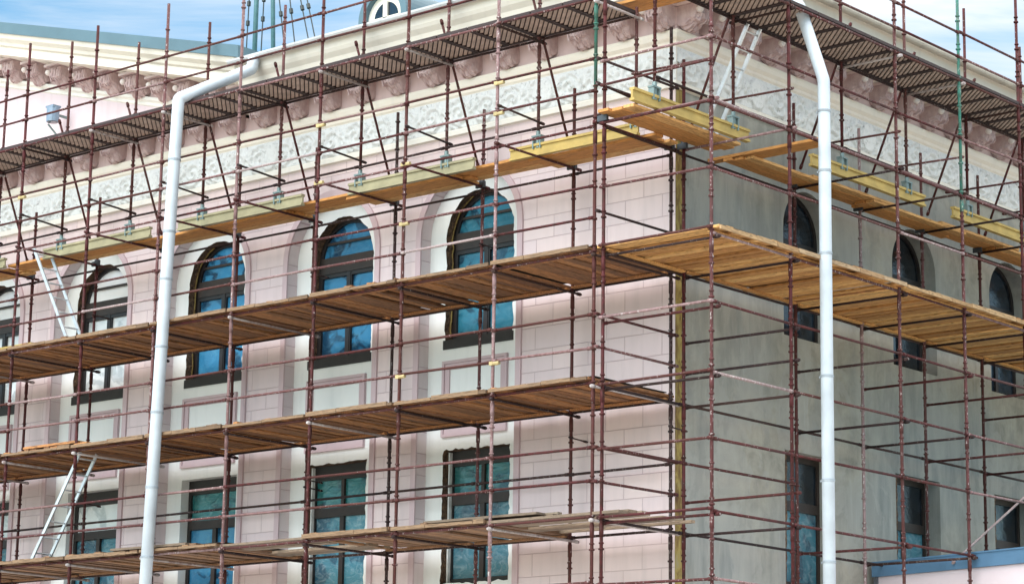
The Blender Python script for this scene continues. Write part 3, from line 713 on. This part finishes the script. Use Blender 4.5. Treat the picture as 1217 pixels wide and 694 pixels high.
# end rails at the corner
for z in (.5, 1.0, 2.5, 3.0, 4.6, 6.6, 7.0): rail(SLF, 'end_rail', (XS[0]+.06, YO-.05, z), (XS[0]+.06, YI+.1, z), 'dark_tube' if z > 4 else 'maroon_tube')
for (k, z) in ((3, 6.97), (3, 5.97), (2, 5.97), (2, 4.97), (2, 2.47), (1, 2.47), (1, 6.97), (1, 6.47), (7, 6.95)):
    x = XS[k]; c = MB(); c.tube((x+.02, YO-.03, z), (x+.15, YO-.03, z), .032, 8); c.box((x-.035, YO-.062, z-.03), (x+.035, YO-.03, z+.03))
    c.build('coupler', 'yellow_coupler', SLF)
for (k, z) in ((2, 5.0), (4, 5.02), (7, 5.0), (4, 1.35), (4, 1.2), (7, 1.35), (0, 1.55), (1, 1.55)):
    x = XS[k]; rail(SLF, 'wall_tie', (x+.05, YI-.12, z), (x+.06, CY+(.0 if k in (2, 0, 1) else .0), z-.02), 'dark_tube', r=.012)

# right scaffold
rt_tops = [12.5, 12.4, 12.2, 12.0, 9.92, 9.9, 9.8, 9.7]
for k, y in enumerate(YS):
    zb = GZ if y < 5.3 else -.218
    if k == 4 - 0 and False: pass
    standard(SRT, RX, y, zb, rt_tops[k], 'maroon_tube', top_m='green_tube' if k == 3 else None, split=5.9 if k == 3 else None, phase=.02)
    standard(SRT, IX, y, zb, 7.45 if k else 11.5*0+8.4, ('worn_tube' if k == 3 else 'maroon_tube'))
    standard(SRT, MX, y, 6.34, 9.8+random.uniform(-.2, .3) if k > 2 else (12 if k == 0 else 11.2), 'maroon_tube', jack=True, r=.026)
standard(SRT, RX+.0, (YS[4]+YS[5])/2-.2, 7.9, 9.6)
for k in range(len(YS)-1):
    a, b_ = YS[k], YS[k+1]
    for z in (-1.05, .95, 2.93, 4.93, 6.93, 8.37, 8.80):
        rail(SRT, 'guard_rail', (RX+.03, a, z), (RX+.03, b_, z), pick())
    for z in (-.09, 1.9, 3.95, 5.93, 7.95): rail(SRT, 'ledger', (RX+.02, a, z), (RX+.02, b_, z), pick(), jit=.004)
    rail(SRT, 'ledger', (RX-.05, a, 6.0), (RX-.05, b_, 5.98), 'worn_tube')
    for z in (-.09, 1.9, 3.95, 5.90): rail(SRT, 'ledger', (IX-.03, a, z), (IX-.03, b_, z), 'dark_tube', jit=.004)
    rail(SRT, 'ledger', (MX-.02, a, 7.95), (MX-.02, b_, 7.95), 'dark_tube', jit=.004)
    rail(SRT, 'guard_rail', (MX+.03, a, 6.5), (MX+.03, b_, 6.5), 'dark_tube')
    if k in (0, 1): rail(SRT, 'guard_rail', (IX-.02, a, 1.0), (IX-.02, b_, 1.0), 'maroon_tube')
for k, y in enumerate(YS):
    for z in (-.13, .38, 1.85, 2.38, 2.86, 3.90): 
        if k != 1 and z in (.38, 2.38): continue
        rail(SRT, 'transom', (IX-.05, y+.05, z), (RX+.12, y+.05, z), 'dark_tube' if random.random() < .6 else 'maroon_tube', jit=.006)
    rail(SRT, 'transom', (IX-.05, y+.05, 5.985), (RX+.1, y+.05, 5.985), 'dark_tube' if k > 1 else 'worn_tube', jit=.004)
    rail(SRT, 'transom', (MX-.1, y+.05, 7.90), (RX+.1, y+.05, 7.90), 'highlight_tube' if k % 3 != 1 else 'dark_tube', jit=.004)
    rail(SRT, 'transom', (.6, y+.06, 6.66), (RX+.04, y+.06, 6.62), 'maroon_tube', r=.019)
    if k > 0: rail(SRT, 'raker', (.28, y-.05, 6.25), (1.30, y-.02, 8.62), 'maroon_tube')
for z in (-1.05, -.05, .95, 1.92, 2.93, 4.93, 5.93, 6.55, 6.93, 8.6, 9.1): rail(SRT, 'end_rail', (IX-.05, YO-.05, z), (RX+.06, YO-.05, z), 'worn_tube' if z in (6.93, 2.93) else 'maroon_tube')
rail(SRT, 'ledger', (IX-.05, YO-.06, 4.035), (RX+.06, YO-.06, 4.035), jit=.002)
rail(SRT, 'raker', (1.7, 5.3, -.18), (RX, 11.2, 3.4), 'worn_tube')

# ------------------------------------------------------------------ decks
def deck(name, x0, x1, y0, y1, z, along, m_, label, group, missing=(), rag=.022, bw=.185, cleat=True):
    s = MB()
    lo, hi = (x0, x1) if along == 'y' else (y0, y1)
    p = lo; i = 0
    while p < hi-.05:
        wd_ = min(bw*random.uniform(.8, 1.25), hi-p); g_ = random.choice((.012, .022, .038, .055)) if cleat else .012; dz = random.choice((0, .006, .02, .04))*random.uniform(.6, 1.2); th = random.uniform(.036, .046)
        e0, e1 = random.uniform(-rag, rag), random.uniform(-rag*.6, rag*.6); sk = random.uniform(-.006, .006)
        if i not in missing:
            if along == 'y':
                ya, yb = y0+e0, y1+e1; c = ((p+p+wd_-g_)/2, (ya+yb)/2, z+dz+th/2); s.obox(c, ((wd_-g_)/2, sk, 0), (0, (yb-ya)/2, random.uniform(-.004, .004)), (0, 0, th/2))
            else:
                xa, xb = x0+e1, x1+e0; c = ((xa+xb)/2, (p+p+wd_-g_)/2, z+dz+th/2); s.obox(c, ((xb-xa)/2, 0, random.uniform(-.004, .004)), (sk, (wd_-g_)/2, 0), (0, 0, th/2))
        p += wd_; i += 1
    if cleat:
        if along == 'y':
            for yy in (y0+.16, y1-.22): s.box((x0+.03, yy, z-.032), (x1-.03, yy+.10, z-.001))
        else:
            for xx in (x0+.10, x1-.22): s.box((xx, y0+.03, z-.032), (xx+.10, y1-.03, z-.001))
    if cleat: s.box((x0+.03, y0+.16, z+.078), (x1-.03, y1-.16, z+.088), 2)  # upper board layer, coloured near-black to paint shade into the gaps
    if cleat and along == 'y':
        t = x0
        while t < x1-.05:
            e = min(x1, t+random.uniform(.5, 1.2)); s.box((t, y0-.045, z-.006+random.uniform(0, .012)), (e-.01, y0-.012, z+.05+random.uniform(-.012, .02)), 1); t = e
    if cleat and along == 'x':
        t = y0
        while t < y1-.05:
            e = min(y1, t+random.uniform(.5, 1.2)); s.box((x1+.012, t, z-.012+random.uniform(0, .012)), (x1+.045, e-.01, z+.056+random.uniform(-.012, .012)), 1); t = e
    o = s.build(name, [m_, 'edge_wood_x' if along == 'y' else 'lit_edge_wood_y', 'gap_shade_board'], origin=((x0+x1)/2, (y0+y1)/2, z)); tag(o, label, 'scaffold deck', group); return o
wn_ = {0: 'lowest', 2: 'middle', 4: 'arched-window'}
for z in (0, 2, 4):
    for k in range(NB_):
        x1, x0 = XS[k]-.0, XS[k+1]+.0
        lab = {4: 'brown timber deck bay at arched-window level, pink facade, %s from the corner post',
               2: 'brown timber deck bay between the two window rows, pink facade, %s from corner post',
               0: 'weathered timber deck bay of the lowest walkway, pink facade, %s from corner post'}[z] % ORD[k]
        grp = {4: 'timber decks at arched-window level', 2: 'timber decks between the window rows', 0: 'timber decks of the lowest walkway'}[z]
        if z == 0 and k in (0, 3):
            deck('plank_deck', x0-.2, x1+(.5 if k == 0 else .1), YO-.02, YI-.1, z, 'x', 'grey_wood_x', lab.replace('weathered', 'gappy grey'), grp, missing=(4, 8) if k == 0 else (4, 5), bw=.2, cleat=False, rag=.16)
        else:
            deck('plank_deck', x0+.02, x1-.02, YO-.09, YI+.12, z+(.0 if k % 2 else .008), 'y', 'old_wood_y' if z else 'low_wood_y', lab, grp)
# loose boards on the decks
for (x0, x1, y0, y1, z, lab) in ((-12.9, -11.5, -1.6, -1.1, 4.09, 'short loose boards lying on the arched-window deck beside the fourth arched window'),
                                 (-13.6, -12.0, -1.9, -1.5, 2.09, 'loose boards lying on the middle deck near the lower ladder'),
                                 (-10.9, -9.0, -1.95, -1.45, .09, 'loose boards lying on the lowest deck behind the white downpipe'),
                                 (-3.6, -1.2, -1.8, -1.3, .09, 'grey loose boards lying on the lowest deck near the corner post')):
    o = deck('loose_boards', x0, x1, y0, y1, z, 'x', 'grey_wood_x' if z < 1 else 'old_wood_x', lab, None, cleat=False, rag=.1, bw=.2); o['category'] = 'boards'
# corner and right decks at arched-window level
for k in range(len(YS)-1):
    y0, y1 = YS[k], YS[k+1]
    lab = 'orange-brown timber deck bay beside the grey wall, %s from the outer corner post' % ORD[k]
    deck('plank_deck', .0, RX+.13, y0+.0, y1-.03, 4.0+(.01 if k % 2 else 0), 'x', 'lit_wood_x', lab, 'timber decks along the grey wall')
# steel grating decks of the top walkway
def grating(x0, x1, y0, y1, z, along, label, group):
    s = MB()
    L_ = (x1-x0) if along == 'x' else (y1-y0); W_ = (y1-y0) if along == 'x' else (x1-x0)
    def bx(a0, a1, b0, b1, za, zb, mi):
        if along == 'x': s.box((x0+a0, y0+b0, za), (x0+a1, y0+b1, zb), mi)
        else: s.box((x0+b0, y0+a0, za), (x0+b1, y0+a1, zb), mi)
    n_ = max(1, round(L_/.68)); pl = L_/n_
    for i in range(n_):
        a0, a1 = i*pl+.012, (i+1)*pl-.012
        for (p0, p1, q0, q1) in ((a0, a0+.035, 0, W_), (a1-.035, a1, 0, W_), (a0+.035, a1-.035, 0, .035), (a0+.035, a1-.035, W_-.035, W_)):
            bx(p0, p1, q0, q1, z+.0, z+.05, 1)
        P0, P1, Q0, Q1 = a0+.036, a1-.036, .036, W_-.036
        c = P0+Q0+.05
        while c < P1+Q1-.03:                              # slanting ribs of the expanded sheet
            pa, pb = max(P0, c-Q1), min(P1, c-Q0)
            if pb-pa > .03:
                A, B = (pa+.01, c-pa-.01), (pb-.01, c-pb+.01); hw2 = .019
                def w3(p, q, zz): return (x0+p, y0+q, zz) if along == 'x' else (x0+q, y0+p, zz)
                q4 = [w3(A[0]-hw2, A[1]-hw2, z+.01), w3(B[0]-hw2, B[1]-hw2, z+.01), w3(B[0]+hw2, B[1]+hw2, z+.022), w3(A[0]+hw2, A[1]+hw2, z+.022)]
                s.quad(*q4, mi=0); s.quad(*[(p[0], p[1], z+.034) for p in q4][::-1], mi=0)
                s.quad(q4[0], q4[1], (q4[1][0], q4[1][1], z+.034), (q4[0][0], q4[0][1], z+.034), mi=0)
            c += .105
        bx(a0+.035, a1-.035, .036, W_-.036, z+.034, z+.044, 1)
    o = s.build('grating_deck', ['grate_tan', 'grate_dark'], origin=((x0+x1)/2, (y0+y1)/2, z)); return tag(o, label, 'grating deck', group)
for k in range(NB_):
    grating(XS[k+1], XS[k], YO-.02, YM+.03, 7.99, 'x', 'dark grating bay of the top walkway, pink facade side, %s from the corner post' % ORD[k], 'grating decks under the left gutter')
for k in range(len(YS)-1):
    grating(MX-.03, RX+.04, YS[k], YS[k+1], 7.98, 'y', 'dark grating bay of the top walkway, grey wall side, %s from outer corner post' % ORD[k], 'grating decks above the grey wall')
o = deck('corner_planks', -.45, 1.15, -1.02, -.52, 8.18, 'x', 'plank_x', 'orange planks bridging the two top walkways at the corner', None, cleat=False, bw=.25); o['category'] = 'boards'

# ------------------------------------------------------------------ yellow formwork beams
def hbeam(p0, p1, m_, label, group):
    p0, p1 = Vector(p0), Vector(p1); d = (p1-p0); ln = d.length; d.normalize(); sd_ = Vector((-d.y, d.x, 0)).normalized(); c = (p0+p1)/2
    s = MB()
    for zc, hh, ww in ((.02, .02, .045), (.10, .0595, .0165), (.18, .02, .045)):
        s.obox(c+Vector((0, 0, zc)), d*ln/2, sd_*ww, Vector((0, 0, hh)))
    o = s.build('formwork_beam', m_, origin=tuple(p0)); tag(o, label, 'timber beam', group); 
    e = MB()
    for t in (.12, ln-.12):
        for q in (-.04, .04): e.tube(p0+d*(t+q)+sd_*(-.0166)+Vector((0,0,.1)), p0+d*(t+q)+sd_*.0166+Vector((0,0,.1)), .014, 8)
    return o
ZB = 6.012
hbeam((-2.62, YM, ZB), (.0, YM, ZB), 'beam_yellow', 'yellow timber I-beam on the facade side, closest to the building corner', 'yellow I-beams under the top walkway posts')
hbeam((-6.28, YM, ZB), (-3.41, YM, ZB), 'beam_pale', 'pale yellow I-beam above the first and second arched windows from the corner', 'yellow I-beams under the top walkway posts')
hbeam((-10.64, YM, ZB), (-7.41, YM, ZB), 'beam_pale', 'pale yellow I-beam above the third arched window, just right of the downpipe', 'yellow I-beams under the top walkway posts')
hbeam((-14.5, YM, ZB), (-11.41, YM, ZB), 'beam_pale', 'pale yellow I-beam above the fourth arched window, left of the downpipe', 'yellow I-beams under the top walkway posts')
hbeam((-18.2, YM, ZB), (-15.7, YM, ZB), 'beam_pale', 'pale I-beam end at the far left edge beside the leaning ladder', 'yellow I-beams under the top walkway posts')
hbeam((MX, -2.5, ZB), (MX, .45, ZB), 'beam_yellow', 'yellow timber I-beam at the top of the grey wall, sticking out past the corner', 'yellow I-beams under the top walkway posts')
hbeam((MX, 2.2, ZB), (MX, 5.65, ZB), 'beam_yellow', 'yellow timber I-beam at the top of the grey wall, beside the right downpipe', 'yellow I-beams under the top walkway posts')
hbeam((MX, 6.6, ZB), (MX, 9.9, ZB), 'beam_yellow', 'yellow timber I-beam at the top of the grey wall, farthest along the wall', 'yellow I-beams under the top walkway posts')
hbeam((-17.2, -1.45, 4.06), (-14.05, -1.45, 4.06), 'beam_yellow', 'yellow I-beam lying on the arched-window deck at the far left', None)

# planks of the narrow walkway under the frieze
def planks(x0, x1, y0, y1, z, along, n_, label, group, m_=None, tilt=0.):
    s = MB()
    for i in range(n_):
        t0, t1 = i/n_, (i+1)/n_; th = .045
        if along == 'x':
            ya, yb = y0+(y1-y0)*t0+.006, y0+(y1-y0)*t1-.006; j0, j1 = random.uniform(-.12, .12), random.uniform(-.12, .12)
            s.obox(((x0+x1+j0+j1)/2, (ya+yb)/2, z+th/2+random.uniform(0, .006)), ((x1-x0+j1-j0)/2, random.uniform(-.02, .02), tilt), (0, (yb-ya)/2, 0), (0, 0, th/2))
        else:
            xa, xb = x0+(x1-x0)*t0+.006, x0+(x1-x0)*t1-.006; j0, j1 = random.uniform(-.12, .12), random.uniform(-.12, .12)
            s.obox(((xa+xb)/2, (y0+y1+j0+j1)/2, z+th/2+random.uniform(0, .006)), ((xb-xa)/2, 0, 0), (random.uniform(-.02, .02), (y1-y0+j1-j0)/2, tilt), (0, 0, th/2))
    o = s.build('walkway_planks', m_ or ('plank_x' if along == 'x' else 'plank_y'), origin=((x0+x1)/2, (y0+y1)/2, z))
    return tag(o, label, 'planks', group)
ZP = 6.011
GP = 'plank runs of the narrow walkway'
planks(-2.35, .15, -.78, -.14, ZP, 'x', 3, 'orange planks below the yellow I-beam next to the building corner', GP)
planks(-4.45, -1.95, -.80, -.18, ZP+.052, 'x', 3, 'orange planks in front of the first arched window, under the frieze', GP)
planks(-6.5, -3.95, -.78, -.16, ZP, 'x', 3, 'orange planks between the first and second arched windows', GP)
planks(-9.4, -5.9, -.80, -.20, ZP+.052, 'x', 3, 'orange planks over the second arched window', GP)
planks(-12.1, -8.0, -.78, -.18, ZP, 'x', 3, 'orange planks over the third arched window, right of the left downpipe', GP)
planks(-15.9, -11.8, -.80, -.22, ZP+.052, 'x', 3, 'orange planks over the fourth arched window behind the leaning ladder', GP)
planks(-19.9, -15.8, -.78, -.20, ZP, 'x', 3, 'orange planks at the far left end of the narrow walkway', GP)
planks(.16, .80, -2.1, .75, ZP+.052, 'y', 3, 'wide orange planks sticking out past the corner beneath the yellow beam', GP)
planks(-.12, 1.9, 1.15, 1.55, ZP+.055, 'x', 2, 'orange planks laid crosswise to the grey wall, left of the right downpipe', GP)
planks(.08, .62, 1.25, 3.4, ZP+.0, 'y', 3, 'orange planks over the first arched window of the grey wall', GP)
planks(.05, .60, 3.0, 5.5, ZP+.052, 'y', 3, 'orange planks right behind the right downpipe, under the grey wall frieze', GP)
planks(.06, .60, 4.9, 7.8, ZP+.0, 'y', 3, 'orange planks over the second arched window of the grey wall', GP)
planks(.05, .60, 7.0, 9.8, ZP+.052, 'y', 3, 'orange planks over the third arched window of the grey wall', GP)
planks(.06, .60, 9.2, 12.2, ZP+.0, 'y', 3, 'orange planks at the far right end of the narrow walkway', GP)

# ------------------------------------------------------------------ downpipes
def bend(p):
    """round the corners of a polyline"""
    p = [Vector(q) for q in p]; o_ = [p[0]]
    for a, b_, c in zip(p[:-2], p[1:-1], p[2:]):
        d0, d1 = (a-b_).normalized()*.055, (c-b_).normalized()*.055
        for t in (0, .25, .5, .75, 1): o_.append((b_+d0)*(1-t)**2+b_*2*t*(1-t)+(b_+d1)*t*t)
    return o_+[p[-1]]
def downpipe(pts, r, label, zs_):
    t = thing('downpipe', tuple(Vector(pts[-1])), label, 'downpipe', 'white downpipes')
    s = MB(); s.path(bend(pts), r, 16); s.build('pipe', 'white_pipe', t, smooth=True)
    a, b_ = Vector(pts[-2]), Vector(pts[-1])
    for z in zs_:
        k = (z-a.z)/(b_.z-a.z); p = a+(b_-a)*k; c = MB(); d = (b_-a).normalized()
        c.tube(p-d*.018, p+d*.018, r+.009, 16); c.box((p.x-r-.04, p.y-.012, p.z-.014), (p.x-r, p.y+.012, p.z+.014)); c.build('collar', 'pipe_collar', t)
    return t
downpipe([(-8.9, -.86, 9.0), (-8.9, -.90, 8.78), (-9.40, -2.17, 8.02), (-9.88, -2.17, GZ+.1)], .108,
         'white downpipe elbowing out over the pink facade scaffold, leaning slightly', [6.9, 5.6, 4.75, 3.55, 2.4, 1.1, -.1])
downpipe([(.92, .70, 9.0), (1.9, .70, 8.15), (2.34, .70, 6.85), (2.34, .70, GZ+.1)], .096,
         'white downpipe dropping straight down in front of the grey side wall scaffold', [6.35, 5.4, 4.1, 2.2, .62, -.6])

# ------------------------------------------------------------------ ladders
def ladder(base, top, side, n_, label, group='aluminium ladders'):
    t = thing('ladder', base, label, 'ladder', group); b_, e, sd_ = Vector(base), Vector(top), Vector(side)
    for q in (-1, 1):
        s = MB(); d = (e-b_).normalized(); nn = d.cross(sd_).normalized()
        s.obox((b_+e)/2+sd_*q, (e-b_)/2, sd_.normalized()*.014, nn*.032); s.build('stile', 'aluminium', t)
    for i in range(n_):
        p = b_+(e-b_)*((i+.6)/n_); s = MB(); s.tube(p-sd_*.98, p+sd_*.98, .016, 8); s.build('rung', 'aluminium', t, smooth=True)
    return t
ladder((-13.24, -1.0, 4.06), (-14.52, -1.0, 6.2), (0, .19, 0), 7, 'aluminium ladder leaning left on the arched-window deck')
ladder((-13.38, -1.56, .06), (-12.12, -1.56, 1.98), (0, .19, 0), 7, 'aluminium ladder on the lowest deck, hooked under the deck above')
ladder((.12, .60, 6.13), (1.10, .60, 7.95), (0, .17, 0), 7, 'aluminium ladder leaning under the top walkway beside the grey wall')

# ------------------------------------------------------------------ roof mast and floodlight
MT = thing('roof_mast', (-13.0, 3.0, 9.3), 'dark green roof mast with thin guy cables behind the pink facade gutter', 'mast')
s = MB(); s.tube((-13.06, 3, 9.3), (-13.06, 3, 15), .05, 10); s.build('post', 'mast_green', MT, smooth=True)
s = MB(); s.tube((-12.42, 3, 9.3), (-12.75, 3, 15), .045, 10); s.build('post', 'mast_green', MT, smooth=True)
for (xa, xb) in ((-13.35, -13.22), (-12.9, -12.78), (-11.9, -12.9), (-11.6, -12.6), (-11.05, -12.6), (-10.85, -12.45)):
    s = MB(); a, b_ = Vector((xa, 3, 9.35)), Vector((xb, 3, 14.6)); s.tube(a, b_, .013, 6)
    for t in (.42, .5):
        p = a+(b_-a)*t; s.tube(p-(b_-a).normalized()*.05, p+(b_-a).normalized()*.05, .04, 8)
    s.build('guy_cable', 'cable_black', MT)
FL = thing('floodlight', (-15.5, CY-.02, 9.25), 'small blue-grey floodlight on a bracket on the far left gable wall', 'floodlight')
s = MB(); s.tube((-15.56, -.10, 9.14), (-15.56, -.10, 9.44), .13, 12); s.box((-15.68, -.2, 9.43), (-15.44, .0, 9.47)); s.build('housing', 'lamp_blue', FL)
s = MB(); s.tube((-15.54, .0, 9.3), (-15.54, CY-.012, 9.3), .03, 8); s.tube((-15.70, -.1, 9.12), (-15.55, .2, 8.75), .02, 8); s.build('bracket_arm', 'galvanised', FL)
s = MB(); s.tube((-15.56, -.10, 9.13), (-15.56, -.10, 9.139), .11, 12); s.build('lens', 'dark_glass', FL)

SC.cycles.use_adaptive_sampling = True
SC.cycles.use_denoising = True
